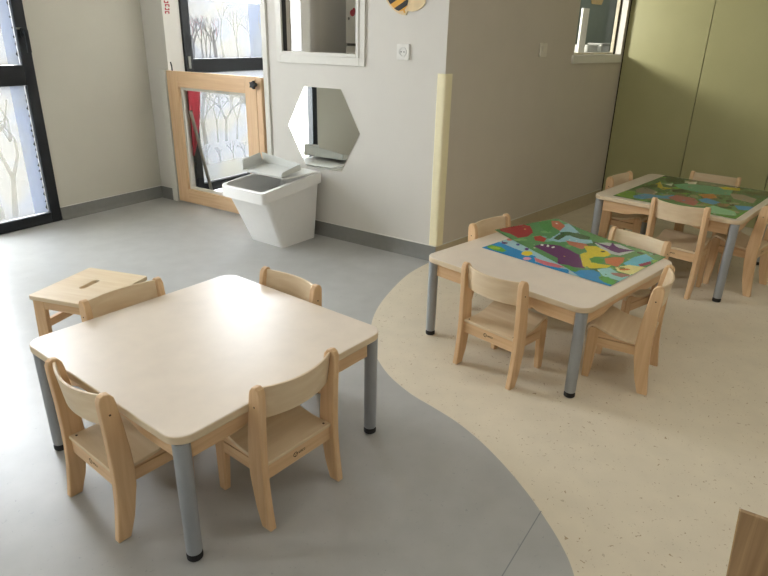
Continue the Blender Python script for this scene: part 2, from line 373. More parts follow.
# weld seam in the grey sheet
a, b2 = Vector((0.483, 1.443)), Vector((-0.2, 0.392))
n2 = Vector((-(b2-a).y, (b2-a).x)).normalized()*0.0016
f = bm.faces.new([bm.verts.new((*p, 0.0006)) for p in (a-n2, a+n2, b2+n2, b2-n2)]); f.material_index = 2
bmesh.ops.recalc_face_normals(bm, faces=bm.faces)
for f in bm.faces:
    if f.normal.z < 0: f.normal_flip()
me = bpy.data.meshes.new('floor'); bm.to_mesh(me); bm.free()
for m in (M_gray, M_cream, M_seam): me.materials.append(m)
fo = bpy.data.objects.new('floor', me); C.objects.link(fo); fo['kind'] = 'structure'

lx, ly, _ = L_(-6.25); gx, gy, _ = G_(3.3)
bm = bm_new(); prism(bm, [(lx-.15, ly-.1), L_(-.0, .25)[:2], on(-1.614, 5.07, TL, 0, .1)[:2], on(-1.614, 5.07, TL, 1.55, .1)[:2], (.3, 6.95), (2.6, 8.0), (4.7, 8.0), (4.7, -1.8)], CEIL, CEIL+.1, 'z')
struct('ceiling', bm, M_ceil, smooth=False)
bm = bm_new(); bm.faces.new([bm.verts.new(p) for p in ((-14, -6, -.06), (10, -6, -.06), (10, 14, -.06), (-14, 14, -.06))])
struct('ground', bm, plain('pale_paving', (205, 200, 190), .9, scale=3), smooth=False)

# ------------------------------------------------------------------ walls
OP0, OP1 = -2.41, -1.40                    # gate opening in the back wall
W30, W31, W3Z = -1.222, -0.604, 1.186      # inner window in the back wall
bm = bm_new()
box(bm, -2.70, OP0, 0, 0.16, 0, CEIL)
box(bm, OP0, OP1, 0, 0.16, 2.25, CEIL)
box(bm, OP1, W30, 0, 0.11, 0, CEIL); box(bm, W30, W31, 0, 0.11, 0, W3Z); box(bm, W30, W31, 0, 0.11, 2.05, CEIL); box(bm, W31, 0, 0, 0.11, 0, CEIL)
struct('wall_back', bm, M_wall, A_(0), TH, smooth=False)
W40, W41, W4Z = 1.50, 2.288, 1.20
bm = bm_new()
box(bm, 0, W40, 0, 0.08, 0, CEIL); box(bm, W40, W41, 0, 0.08, 0, W4Z-0.0); box(bm, W40, W41, 0, 0.08, 2.1, CEIL); box(bm, W41, 2.345, 0.0, 0.08, 0, CEIL)
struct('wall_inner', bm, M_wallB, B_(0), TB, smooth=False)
# left wall with the tall window and an added fill window
WL1, WL0 = -0.905, -1.985
WN1, WN0 = -4.7, -4.7-NEARW
bm = bm_new()
box(bm, WL1, 0.20, 0, 0.25, 0, CEIL); box(bm, WL0, WL1, 0, 0.25, 2.3, CEIL); box(bm, WN1, WL0, 0, 0.25, 0, CEIL); box(bm, WN0, WN1, 0, .25, 2.3, CEIL); box(bm, -6.3, WN0, 0, 0.25, 0, CEIL)
struct('wall_left', bm, plain('backlit_darkened_paint', WALLL, .75, spec=.25, noise=.012, scale=6, bump=.04, bscale=300), L_(0), TL, smooth=False)  # wall colour darkened to carry the shade of this backlit side
# green sliding panels, 0.6 m apart, over a dark backing
bm = bm_new()
box(bm, -.05, 3.3, 0.021, 0.14, 0, CEIL, 1)
s = 0.012
for e in (0.627, 1.235, 1.843, 2.451, 3.059, 3.3):
    box(bm, s, e, 0, 0.022, 0.0, CEIL, 0); s = e+0.006
struct('wall_right', bm, [M_green, M_dark], G_(0), TG, smooth=False)
gx, gy, _ = G_(3.3)
def wall_between(name, p, q, m, t=0.12, h=CEIL, flip=1):
    d = math.atan2(q[1]-p[1], q[0]-p[0]); L = math.hypot(q[0]-p[0], q[1]-p[1])
    bm = bm_new(); box(bm, 0, L, 0 if flip > 0 else -t, t if flip > 0 else 0, 0, h)
    return struct(name, bm, m, (p[0], p[1], 0), d, smooth=False)
lx, ly, _ = L_(-6.25)
wall_between('wall_side', (3.6, -1.6), (gx, gy), M_wall, flip=-1)
wall_between('wall_front', (lx, ly), (3.6, -1.6), M_wall, flip=-1)
# the small room behind the back wall and the inner wall
M_teal = plain('teal_grey_tile', (112, 128, 120), 0.4, noise=0.05, scale=12)
M_room = plain('greige_room_paint', (196, 194, 180), 0.75, noise=0.02, scale=4)
wall_between('wall_washroom', (.40, 6.40), B_(2.3, .95)[:2], M_room)
wall_between('wall_washroom_tiled', B_(2.3, .95)[:2], B_(4.6, .95)[:2], M_teal)
wall_between('wall_washroom_end', B_(4.6, .95)[:2], (4.45, 6.3), M_room)
wall_between('wall_washroom_side', (4.45, 6.3), (4.45, 3.1), M_room)

def cove(name, loc, rz, x0, x1, mat):
    bm = bm_new()
    prism(bm, [(0, 0), (-0.032, 0), (-0.02, 0.005), (-0.011, 0.014), (-0.007, 0.03), (-0.006, 0.091), (0, 0.091)], x0, x1, 'x', 0)
    prism(bm, [(0, 0.091), (-0.006, 0.091), (-0.005, 0.095), (0, 0.096)], x0, x1, 'x', 1)
    return struct(name, bm, [mat, M_white], loc, rz)
cove('baseboard_back', A_(0), TH, OP1, 0.0, M_baseg)
cove('baseboard_back_left', A_(0), TH, -2.66, OP0-0.075, M_baseg)
cove('baseboard_left', L_(0), TL, WL1+0.005, 0.0, M_baseg)
cove('baseboard_inner', B_(0), TB, 0.0, 2.335, M_baseb)

# ------------------------------------------------------------------ windows
def frame_bm(x0, x1, z0, z1, w, y0, y1, transoms=(), mull=()):
    bm = bm_new()
    box(bm, x0, x0+w, y0, y1, z0, z1); box(bm, x1-w, x1, y0, y1, z0, z1)
    box(bm, x0+w, x1-w, y0, y1, z0, z0+w); box(bm, x0+w, x1-w, y0, y1, z1-w, z1)
    for a, b in transoms: box(bm, x0+w, x1-w, y0, y1, a, b)
    for a, b in mull: box(bm, a, b, y0+.001, y1-.001, z0+w, z1-w)
    return bm

def branches(rng, x0, x1, z0, z1, n, w0, depth=4):
    """flat silhouette of bare trees: tapering strips in the x-z plane"""
    segs = []
    def grow(x, z, a, L, w, d):
        x2, z2 = x+L*math.sin(a), z+L*math.cos(a)
        segs.append((x, z, x2, z2, w, w*0.72))
        if d:
            for k in range(2): grow(x2, z2, a+rng.uniform(0.15, 0.6)*(1 if k else -1), L*rng.uniform(0.6, 0.85), w*0.68, d-1)
    for i in range(n):
        grow(x0+(x1-x0)*(i+rng.uniform(.2, .8))/n, z0, rng.uniform(-.15, .15), (z1-z0)*rng.uniform(.28, .4), w0*rng.uniform(.6, 1.1), depth)
    bm = bm_new()
    for x, z, x2, z2, a, b in segs:
        if not (x0 < x < x1 and x0 < x2 < x1 and z < z1 and z2 < z1 and z2 > z0): continue
        d = Vector((x2-x, z2-z)); n_ = Vector((-d.y, d.x)).normalized()
        bm.faces.new([bm.verts.new((x+n_.x*a/2, 0, z+n_.y*a/2)), bm.verts.new((x-n_.x*a/2, 0, z-n_.y*a/2)),
                      bm.verts.new((x2-n_.x*b/2, 0, z2-n_.y*b/2)), bm.verts.new((x2+n_.x*b/2, 0, z2+n_.y*b/2))])
    return bm

def pane(name, x0, x1, z0, z1, y, parent, mat=None):
    bm = bm_new(); bm.faces.new([bm.verts.new(p) for p in ((x0, y, z0), (x1, y, z0), (x1, y, z1), (x0, y, z1))])
    return obj(name, bm, mat or M_glass, parent, smooth=False)

def film_mat(name, c1, c2):
    m = translucent(name, c1); nt = m.node_tree
    t = [n for n in nt.nodes if n.type == 'BSDF_TRANSLUCENT'][0]
    tc = nt.nodes.new('ShaderNodeTexCoord'); n = nt.nodes.new('ShaderNodeTexNoise'); n.inputs['Scale'].default_value = 4.5; n.inputs['Detail'].default_value = 3
    r = nt.nodes.new('ShaderNodeValToRGB'); r.color_ramp.elements[0].position = .42; r.color_ramp.elements[1].position = .58
    r.color_ramp.elements[0].color = (*c1, 1); r.color_ramp.elements[1].color = (*c2, 1)
    nt.links.new(tc.outputs['Object'], n.inputs['Vector']); nt.links.new(n.outputs['Fac'], r.inputs['Fac']); nt.links.new(r.outputs['Color'], t.inputs['Color'])
    return m
M_film = film_mat('printed_window_film', *FILM)
M_print_tree = translucent('printed_grey_trees', (.38, .37, .38)); M_print_tree2 = translucent('printed_mid_trees', (.70, .70, .69))
M_print_pink = translucent('printed_pink_trees', (.72, .45, .48)); M_print_soft = translucent('printed_pale_trees', (.74, .73, .69))
M_strip = translucent('bluish_frosted_strip', (.66, .72, .86)); M_band = translucent('pale_frosted_band', (.95, .95, .90))
rng = random.Random(3)

# tall window in the left wall: two lights over a transom
w1 = empty('window_1', L_(0), TL); w1['kind'] = 'structure'
x1, x0 = WL1, WL0
obj('window_frame', frame_bm(x0, x1, 0.0, 2.3, 0.072, -0.012, 0.06, [(0.945, 1.072)]), M_black, w1, bevel=0.003)
pane('glass_pane', x0+.072, x1-.072, 0.072, 0.945, 0.02, w1); pane('glass_pane', x0+.072, x1-.072, 1.072, 2.228, 0.02, w1)
pane('printed_film', x1-.56, x1-.075, .075, .943, .026, w1, M_film); pane('printed_film', x1-.50, x1-.075, 1.074, 1.62, .026, w1, M_film)
o = obj('printed_trees', branches(rng, x1-.50, x1-.20, .09, .93, 4, 0.05, 4), M_print_soft, w1, smooth=False); o.location = (0, 0.0235, 0)
o = obj('printed_trees', branches(rng, x1-.48, x1-.18, 1.09, 1.6, 3, 0.035, 4), M_print_soft, w1, smooth=False); o.location = (0, 0.0235, 0)
pane('frosted_strip', x1-.17, x1-.076, .076, .942, .0228, w1, M_strip); pane('frosted_strip', x1-.15, x1-.076, 1.075, 1.61, .0228, w1, M_strip)
bm = bm_new()
z = 0.09
while z < 2.15:                                             # torn dark edge of the print down the side of the glass
    if not (0.92 < z < 1.08):
        h = rng.uniform(.02, .06); q = rng.uniform(.006, .016)
        bm.faces.new([bm.verts.new((x1-.078, 0, z)), bm.verts.new((x1-.078-q, 0, z+h*.35)), bm.verts.new((x1-.078-q*.3, 0, z+h*.6)), bm.verts.new((x1-.078, 0, z+h))])
    z += rng.uniform(.03, .075)
o = obj('print_border', bm, M_black, w1, smooth=False); o.location = (0, 0.018, 0)
bm = bm_new(); box(bm, x1-.055, x1-.02, -0.03, -0.012, 1.245, 1.30); tube(bm, (x1-.04, -0.03, 1.275), (x1-.04, -0.055, 1.275), 0.010)
box(bm, x1-.052, x1-.028, -0.068, -0.052, 1.15, 1.29)
h1 = obj('handle', bm, M_black, w1, bevel=0.003)
bm = bm_new(); box(bm, x1-.075, x1-.045, -0.022, -0.012, 1.29, 1.302); obj('latch_plate', bm, M_chrome, w1)
# unseen window of the same kind, added behind the camera for fill light
w = empty('fill_window', L_(0), TL); w['kind'] = 'structure'
obj('window_frame', frame_bm(WN0, WN1, 0.0, 2.3, 0.072, -0.012, 0.06, [(0.945, 1.072)]), M_black, w)
pane('glass_pane', WN0+.072, WN1-.072, .072, .945, .02, w); pane('glass_pane', WN0+.072, WN1-.072, 1.072, 2.228, .02, w)

# glazed side of the passage behind the gate
w2o = A_(-2.40, 0.12)
w2 = empty('window_2', w2o, TL); w2['kind'] = 'structure'
x0, x1 = 0.035, 1.235
obj('window_frame', frame_bm(x0, x1, 0.03, 2.3, 0.075, -0.012, 0.07, [(0.995, 1.10)]), M_black, w2, bevel=0.003)
pane('glass_pane', x0+.075, x1-.075, .105, .995, .03, w2); pane('glass_pane', x0+.075, x1-.075, 1.10, 2.225, .03, w2)
pane('printed_film', x0+.076, x1-.076, .106, .994, .036, w2, M_film); pane('printed_film', x0+.076, x1-.076, 1.101, 1.54, .036, w2, M_film)
def trees(x0_, x1_, z0_, z1_, n_, w_, m_, y_, d_=4):
    o = obj('printed_trees', branches(rng, x0_, x1_, z0_, z1_, n_, w_, d_), m_, w2, smooth=False); o.location = (0, y_, 0)
trees(x0+.09, x0+.42, 1.105, 1.42, 3, .030, M_print_tree, .0335, 3); trees(x0+.09, x0+.42, 1.105, 1.42, 4, .020, M_print_tree, .0333, 4)
trees(x0+.10, x0+.40, 1.27, 1.43, 3, .012, M_print_pink, .0330, 3)
trees(x0+.40, x1-.30, 1.105, 1.53, 3, .022, M_print_soft, .0335); trees(x1-.32, x1-.09, 1.105, 1.53, 2, .02, M_print_soft, .0326)
trees(x0+.09, x1-.1, .42, .93, 4, .055, M_print_tree2, .0335, 4); trees(x0+.09, x1-.1, .42, .90, 6, .03, M_print_soft, .0332, 5)
trees(x0+.09, x1-.1, .24, .42, 7, .022, M_print_tree2, .0329, 3)
pane('frosted_strip', .80, x1-.077, 1.102, 1.535, .0328, w2, M_strip)
pane('frosted_strip', x0+.09, x1-.08, .107, .25, .0326, w2, M_band)
bm = bm_new()
for k in range(26):                                          # small dark crowns along the top of the lower print
    xx = x0+.12+k*.040; h = rng.uniform(.015, .05)
    bm.faces.new([bm.verts.new((xx-.008, 0, .855)), bm.verts.new((xx+.008, 0, .855)), bm.verts.new((xx+.014, 0, .855+h)), bm.verts.new((xx-.010, 0, .86+h))])
o = obj('print_border', bm, M_print_tree, w2, smooth=False); o.location = (0, .0322, 0)
bm = bm_new(); box(bm, x0+.02, x0+.045, -.02, -.012, 1.03, 1.12); obj('hinge', bm, M_chrome, w2, bevel=.002)
# passage floor sill and far closing wall
bm = bm_new(); box(bm, 0, 1.3, 0.07, 0.2, 2.3, CEIL); box(bm, 1.235, 1.45, -0.02, 0.2, 0, CEIL); struct('wall_passage', bm, M_wall, w2o, TL, smooth=False)
bm = bm_new(); box(bm, OP1, OP1+0.11, 0.11, 2.5, 0, CEIL); struct('wall_passage_side', bm, M_wall, A_(0), TH, smooth=False)
p0 = on(w2o[0], w2o[1], TL, 1.40, 0.1); p1 = A_(OP1+0.05, 1.75)
wall_between('wall_passage_end', (p0[0], p0[1]), (p1[0], p1[1]), M_wall)

# window from the back wall into the washroom
w3 = empty('window_3', A_(0), TH); w3['kind'] = 'structure'
bm = bm_new()
a0, a1, z0, z1 = -1.268, -0.551, 1.125, 2.12
for (x0, x1, y0, y1, za, zb) in ((a0, W30-.01, -.012, 0, z0, z1), (W31+.01, a1, -.012, 0, z0, z1), (W30-.01, W31+.01, -.012, 0, z0, W3Z-.012), (W30-.01, W31+.01, -.012, 0, z1-.06, z1)):
    box(bm, x0, x1, y0, y1, za, zb)
obj('window_casing', bm, M_white, w3, bevel=.002)
obj('window_frame', frame_bm(W30-.012, W31+.012, W3Z-.013, 2.063, .022, -.018, .06), M_white, w3, bevel=.002)
pane('glass_pane', W30+.01, W31-.01, W3Z+.009, 2.04, .03, w3)
bm = bm_new(); box(bm, W30+.010, W30+.0145, -.004, .03, W3Z+.01, 2.04); obj('gasket', bm, M_black, w3)
# window from the inner wall into the washroom
w4 = empty('window_4', B_(0), TB); w4['kind'] = 'structure'
bm = bm_new(); box(bm, W40-.03, W41+.004, -.016, 0.064, 1.142, 1.2005); box(bm, W41-.006, W41+.004, -.010, .064, 1.2005, 2.12); box(bm, W40-.03, W41+.004, -.01, .064, 2.098, 2.16)
obj('window_casing', bm, M_white, w4, bevel=.002)
obj('window_frame', frame_bm(W40, W41-.006, W4Z, 2.1, .014, .052, .078), plain('cream_frame', (214, 206, 180), .5), w4, bevel=.002)
bm = bm_new(); box(bm, W41-.013, W41-.007, .040, .052, 1.202, 2.098); obj('gasket', bm, M_dark, w4)
pane('glass_pane', W40+.01, W41-.018, W4Z+.01, 2.09, .066, w4)

# ------------------------------------------------------------------ trims by the gate
bm = bm_new(); box(bm, OP1+.004, OP1+.048, -.014, 0.0, .0, 2.25)
struct('trim_1', bm, M_white, A_(0), TH, bevel=.003)
bm = bm_new(); box(bm, OP0-.068, OP0-.006, -.036, -.001, 0.0, 1.025)
struct('trim_2', bm, M_white, A_(0), TH, bevel=.003)

# ------------------------------------------------------------------ gate
gate = thing('wooden_gate', 'low oak gate with a clear panel closing the passage in the back wall', 'gate', A_((OP0+OP1)/2, -0.03), TH)
gw = (OP1-OP0)/2-.006
bm = bm_new(); 
gx0, gx1, gz0, gz1 = -gw, gw, 0.012, 1.022
ix0, ix1, iz0, iz1 = -2.283+1.905, -1.565+1.905, 0.122, 0.908
box(bm, gx0, ix0, 0, .04, gz0, gz1); obj('stile', bm, M_gate, gate, bevel=.003); bm = bm_new(); box(bm, ix1, gx1-.052, 0, .04, gz0, gz1); obj('stile', bm, M_gate, gate, bevel=.003)
bm = bm_new(); box(bm, ix0, ix1, 0.001, .039, gz0, iz0); obj('rail', bm, M_gateh, gate, bevel=.003); bm = bm_new(); box(bm, ix0, ix1, .001, .039, iz1, gz1); obj('rail', bm, M_gateh, gate, bevel=.003)
bm = bm_new(); box(bm, gx1-.050, gx1, 0.002, .04, .0, gz1-.004); obj('post', bm, M_gate, gate, bevel=.003)
obj('glazing_bead', frame_bm(ix0, ix1, iz0, iz1, .022, .024, .038), M_white, gate)
pane('clear_panel', ix0+.02, ix1-.02, iz0+.02, iz1-.02, .03, gate)
star = [((.030 if k % 2 == 0 else .019)*math.cos(PI*k/5), .030*0+(.030 if k % 2 == 0 else .019)*math.sin(PI*k/5)) for k in range(10)]
bm = bm_new(); T_ = Matrix.Translation((gx1-.048, 0, .972)); prism(bm, star, -.040, -.018, 'y', 0, T_)
lathe(bm, [(.014, 0), (.014, .02)], 14, 0, T_ @ Matrix.Rotation(R(90), 4, 'X'))
obj('latch', bm, M_black, gate, bevel=.002)
bm = bm_new(); tube(bm, (gx0+.05, .02, gz1), (gx0+.05, .02, gz1+.03), .005, 8); tube(bm, (gx0+.05, .02, gz1+.03), (gx0+.04, .02, gz1+.062), .005, 8)
obj('hook', bm, M_black, gate)

# slanted prop rod with a foot, and the red cloth, in the passage
f0 = Vector((-1.492, 5.165, 0)); t0 = Vector((-1.565, 5.02, .72))
rod = thing('prop_rod', 'slanted grey metal rod with a bright foot leaning behind the gate', 'rod', f0)
bm = bm_new(); tube(bm, (0, 0, .03), t0-f0, .014, 12); obj('shaft', bm, M_chrome, rod)
bm = bm_new(); lathe(bm, [(.045, 0), (.045, .012), (.025, .02), (.02, .045), (.012, .055)], 18); obj('foot', bm, plain('polished_metal', (205, 208, 208), .18, metal=.9), rod)
bm = bm_new()
pts = [(.0, .98), (.0, .9), (.0, .7), (.0, .5), (.0, .36)]
cl = []
for i, (zz, wd) in enumerate(((.97, .13), (.9, .13), (.8, .125), (.7, .115), (.6, .10), (.5, .075), (.42, .045), (.36, .015))):
    cl.append([bm.verts.new((wd*k/5, -.008*math.sin(k*1.7+i*.4)-.03, zz)) for k in range(6)])
for a, b in zip(cl, cl[1:]):
    for k in range(5): bm.faces.new((a[k], a[k+1], b[k+1], b[k]))
red = obj('cloth', bm, M_red); sol = red.modifiers.new('thickness', 'SOLIDIFY'); sol.thickness = .003
place(red, w2o, TL); red.name = 'red_cloth'
tag(red, 'red cloth hanging down the black window post behind the gate', 'cloth')

# ------------------------------------------------------------------ wall things
bm = bm_new(); hexa = [(.3*math.cos(R(60*k)), .26*2/math.sqrt(3)*math.sin(R(60*k))) for k in range(6)]
prism(bm, hexa, -.004, 0.0, 'y', 0)
for f in bm.faces:
    if f.normal.y < -.9 or abs(f.calc_center_median().y+.004) < 1e-4: f.material_index = 1
mir = obj('hexagonal_mirror', bm, [M_white, M_mirror], smooth=False); place(mir, A_(-.89, -.001, .724), TH)
tag(mir, 'frameless hexagonal mirror on the wall above the white bin', 'mirror')

so = thing('power_socket', 'square white power socket on the back wall under the bee', 'socket', A_(-.281, 0, 1.217), TH)
bm = bm_new(); prism(bm, rrect(-.043, .043, -.043, .043, .006), -.010, 0, 'y'); obj('plate', bm, plain('socket_white', (236, 235, 230), .35), so, bevel=.002)
bm = bm_new(); lathe(bm, [(.026, 0), (.026, .004), (.021, .004), (.020, .0015)], 24, 0, Matrix.Translation((0, -.010, 0)) @ Matrix.Rotation(R(90), 4, 'X')); obj('insert', bm, plain('socket_insert', (226, 226, 222), .4), so)
for x in (-.0095, .0095):
    bm = bm_new(); tube(bm, (x, -.0145, 0), (x, -.0105, 0), .0028, 10); obj('pin_hole', bm, M_dark, so)
sw = thing('light_switch', 'flat square light switch on the shaded inner wall', 'switch', B_(1.047, 0, 1.235), TB)
M_sw = plain('switch_white', (228, 222, 208), .4)
bm = bm_new(); prism(bm, rrect(-.045, .045, -.043, .043, .006), -.009, 0, 'y'); obj('plate', bm, M_sw, sw, bevel=.002)
bm = bm_new(); prism(bm, rrect(-.024, .024, -.024, .024, .003), -.013, -.008, 'y'); obj('rocker', bm, M_sw, sw, bevel=.001)

# wooden bee cut-out, most of it above the frame
bee = thing('bee_cutout', 'wooden bee wall decoration with black and yellow stripes', 'wall decoration', A_(-.345, 0, 1.55), TH)
M_beew = plain('pale_wood', (232, 208, 164), .6); M_beey = plain('bee_yellow', (232, 172, 62), .6); M_beek = plain('bee_black', (32, 26, 22), .6)
def bee_outline(g):
    pts = []
    for k in range(28):
        t = 2*PI*k/28; rx, rz = .072+g, .128+g
        x, z = rx*math.sin(t), -rz*math.cos(t)
        if abs(x) < .045 and z < 0: z -= .018*(1-abs(x)/.045)
        pts.append((x, z))
    return pts
tilt = Matrix.Rotation(R(-28), 4, 'Y')
bm = bm_new(); prism(bm, bee_outline(.012), -.006, 0, 'y', 0, tilt); obj('backing', bm, M_beew, bee)
bm = bm_new()
ol = bee_outline(0.0)
def halfw(z):
    zz = max(-.999, min(.999, z/.128)); return .072*math.sqrt(1-zz*zz)
zz = [-.144, -.118, -.09, -.06, -.03, 0.0, .03, .06, .126]
for i in range(len(zz)-1):
    a, b = zz[i], zz[i+1]; n = 5
    q = [(halfw(a+(b-a)*k/n)+.001, a+(b-a)*k/n) for k in range(n+1)]
    prism(bm, q+[(-x, z) for x, z in q[::-1]], -.0085-.0002*(i % 2), -.006, 'y', i % 2, tilt)
obj('striped_body', bm, [M_beey, M_beek], bee, smooth=False)
for sgn, nm in ((1, 'wing'), (-1, 'wing')):
    bm = bm_new(); w = [(sgn*(.05+.075*math.cos(t)+.06), -.010-(.085 if sgn > 0 else 0)+.045*math.sin(t)) for t in [2*PI*k/18 for k in range(18)]]
    prism(bm, w, -.0055, -.0008, 'y', 0, Matrix.Rotation(R(-10*sgn), 4, 'Y')); obj(nm, bm, M_beew, bee)

bm = bm_new()
for k in range(5):                                           # upright run of small red letters
    x, z, w, h = (-.003, .0, .004)[k % 3], k*.024, .040, .017
    box(bm, x-w/2, x-w/2+.010, -.001, 0, z, z+h); box(bm, x-w/2, x+w/2, -.001, 0, z+(.0 if k % 2 else h*.62), z+(h*.38 if k % 2 else h)); box(bm, x+w/2-.010, x+w/2, -.001, 0, z+h*.2*(k % 2), z+h*.8)
dec = obj('red_sticker', bm, M_red, smooth=False); place(dec, A_(OP0+.001, .045, 1.42), TH+PI/2)
tag(dec, 'small red lettering sticker on the wall left of the upper window', 'sticker')

# foam guard folded round the wall corner
bm = bm_new()
ux, uy = Vector((-math.cos(TH), -math.sin(TH))), Vector((math.cos(TB), math.sin(TB)))
nA, nB = Vector((math.sin(TH), -math.cos(TH))), Vector((math.sin(TB), -math.cos(TB)))
t = .013
outer = []
oc = (nA+nB).normalized()*t*1.15
pts = [ux*.046, ux*.046+nA*t*.5, ux*.040+nA*t, ux*.012+nA*t, ]
pts += [nA.lerp(nB, .25).normalized()*t*1.06, nA.lerp(nB, .5).normalized()*t*1.08, nA.lerp(nB, .75).normalized()*t*1.06]
pts += [uy*.012+nB*t, uy*.050+nB*t, uy*.058+nB*t*.5, uy*.058, Vector((0, 0))]
pts = [(p.x+(nA+nB).normalized().x*.0006, p.y+(nA+nB).normalized().y*.0006) for p in pts]
prism(bm, pts, .098, 1.11, 'z'); bump = obj('corner_guard', bm, M_foam); place(bump, (AX, AY, 0))
tag(bump, 'pale yellow foam guard wrapped round the wall corner', 'corner guard')

# ------------------------------------------------------------------ things seen through the washroom windows
cab = thing('tall_cabinet', 'tall white cabinet with red stickers seen through the back wall window', 'cabinet', A_(-.90, .6), TH)
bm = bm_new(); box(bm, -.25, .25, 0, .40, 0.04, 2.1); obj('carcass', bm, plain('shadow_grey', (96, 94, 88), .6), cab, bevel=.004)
for z0, z1 in ((.06, 1.228), (1.246, 2.08)):
    bm = bm_new(); box(bm, -.244, .25, -.02, -.001, z0, z1); obj('door', bm, M_white, cab, bevel=.003)
def disc(bm, cx, cz, rx, rz): prism(bm, [(cx+rx*math.cos(2*PI*k/16), cz+rz*math.sin(2*PI*k/16)) for k in range(16)], -.0215, -.0195, 'y')
bm = bm_new(); disc(bm, -.184, 1.445, .022, .022); disc(bm, -.172, 1.458, .013, .020); obj('sticker', bm, M_red, cab, smooth=False)
bm = bm_new(); disc(bm, -.217, 1.409, .008, .010); obj('sticker', bm, plain('grey_sticker', (120, 120, 116), .6), cab, smooth=False)
bm = bm_new(); box(bm, -.25, .25, .02, .38, 0, .04); obj('plinth', bm, M_dark, cab)

ctr = thing('washroom_counter', 'white washroom counter seen through the inner wall window', 'counter', B_(2.70, .33), TB)
M_ws = plain('sanitary_white', (232, 234, 228), .3)
bm = bm_new(); box(bm, -.34, .50, 0, .40, 1.17, 1.205); obj('worktop', bm, M_ws, ctr, bevel=.004)
bm = bm_new(); box(bm, -.33, .49, .04, .38, 0, 1.17); obj('cabinet_body', bm, M_ws, ctr, bevel=.004)
for k, (x, w_, h_, lab) in enumerate(((-.09, .105, .060, 'wider white tub on the washroom counter beside the upright panel'), (.17, .085, .075, 'narrower white tub at the right end of the washroom counter'))):
    b_ = thing('plastic_tub', lab, 'tub', B_(2.70+x, .46, 1.205), TB, 'white tubs on the washroom counter')
    bm = bm_new(); prism(bm, rrect(-w_, w_, -.07, .07, .02), 0, h_-.012, 'z'); obj('body', bm, M_ws, b_, bevel=.006, segs=3)
    bm = bm_new(); prism(bm, rrect(-w_-.006, w_+.006, -.076, .076, .022), h_-.012, h_, 'z'); obj('lid', bm, M_ws, b_, bevel=.003)
bm = bm_new(); box(bm, -.055, .055, 0, .02, 0, 1.545)
pt = obj('partition_panel', bm, M_ws, bevel=.004); place(pt, B_(2.295, .34), TB)
tag(pt, 'narrow white upright panel at the left end of the washroom counter', 'partition')
bm = bm_new(); prism(bm, [(.21*math.cos(R(60*k)), .21*math.sin(R(60*k))) for k in range(6)], -.012, -.0005, 'y')
hx = obj('hexagonal_plaque', bm, plain('tan_board', (206, 178, 120), .5), smooth=False); place(hx, B_(3.72, .95, 1.83), TB)
tag(hx, 'tan hexagonal plaque on the teal washroom wall seen through the inner window', 'plaque')

# ------------------------------------------------------------------ waste bin
bn = thing('waste_bin', 'white plastic waste bin with slanted front and folded lid under the hexagonal mirror', 'bin', (-.797, 3.905, 0), R(-36))
def loft(bm, lo, hi, z0, z1, mi=0):
    a = [bm.verts.new((x, y, z0)) for x, y in lo]; b = [bm.verts.new((x, y, z if isinstance(z1, list) else z1)) for (x, y), z in zip(hi, z1 if isinstance(z1, list) else [0]*len(hi))]
    return a, b
bm = bm_new()
def ring(x0, x1, y0, y1, r, zf):
    return [Vector((x, y, zf(y))) for x, y in rrect(x0, x1, y0, y1, r, 4)]
YF, YR, YH = -.185, .350, .005                    # front lip, rear lip, hinge line at the top
ztop = lambda y: .44 if y >= YH else .44-(YH-y)/(YH-YF)*.055
lo = ring(-.140, .160, 0.0, .315, .022, lambda y: 0.0)
hi = ring(-.178, .192, YF+.012, YR-.012, .03, ztop)
ilo = ring(-.136, .156, .004, .311, .02, lambda y: .004)
ihi = ring(-.174, .188, YF+.016, YR-.016, .028, ztop)
V = [[bm.verts.new(p) for p in q] for q in (lo, hi, ihi, ilo)]
n = len(lo)
for a, b in ((0, 1), (1, 2), (2, 3)):
    for k in range(n): bm.faces.new((V[a][k], V[a][(k+1) % n], V[b][(k+1) % n], V[b][k]))
bm.faces.new(V[0][::-1]); bm.faces.new(V[3])
obj('tub', bm, M_bin, bn)
bm = bm_new()                                      # rim band around the top
def rimring(g, dz): return ring(-.178-g, .192+g, YF+.012-g, YR-.012+g, .032, lambda y: ztop(y)+dz)
q = [rimring(.003, -.055), rimring(.014, -.055), rimring(.014, .012), rimring(-.006, .012), rimring(-.006, -.004)]
V = [[bm.verts.new(p) for p in r_] for r_ in q]
for a in range(4):
    for k in range(n): bm.faces.new((V[a][k], V[a][(k+1) % n], V[a+1][(k+1) % n], V[a+1][k]))
for k in range(n): bm.faces.new((V[4][k], V[4][(k+1) % n], V[0][(k+1) % n], V[0][k]))
obj('rim', bm, M_bin, bn)
bm = bm_new(); prism(bm, rrect(-.176, .190, YH+.01, YR-.018, .02), .452, .462, 'z'); obj('rear_lid', bm, M_bin, bn, bevel=.003)
bm = bm_new()
Mf = Matrix.Translation((0, YH-.01, .466)) @ Matrix.Rotation(R(7), 4, 'X')
box(bm, -.176, .176, 0, .185, 0, .006, 0, Mf)
prism(bm, [(0, .004), (.185, .004), (.165, .078), (.01, .070)], -.176, -.170, 'x', 0, Mf); prism(bm, [(0, .004), (.185, .004), (.175, .04), (.02, .03)], .170, .176, 'x', 0, Mf)
prism(bm, [(-.172, .004), (.172, .004), (.172, .04), (-.172, .078)], .179, .185, 'y', 0, Mf)
obj('front_flap', bm, plain('milky_plastic', (214, 216, 212), .35, noise=.01), bn, bevel=.003)

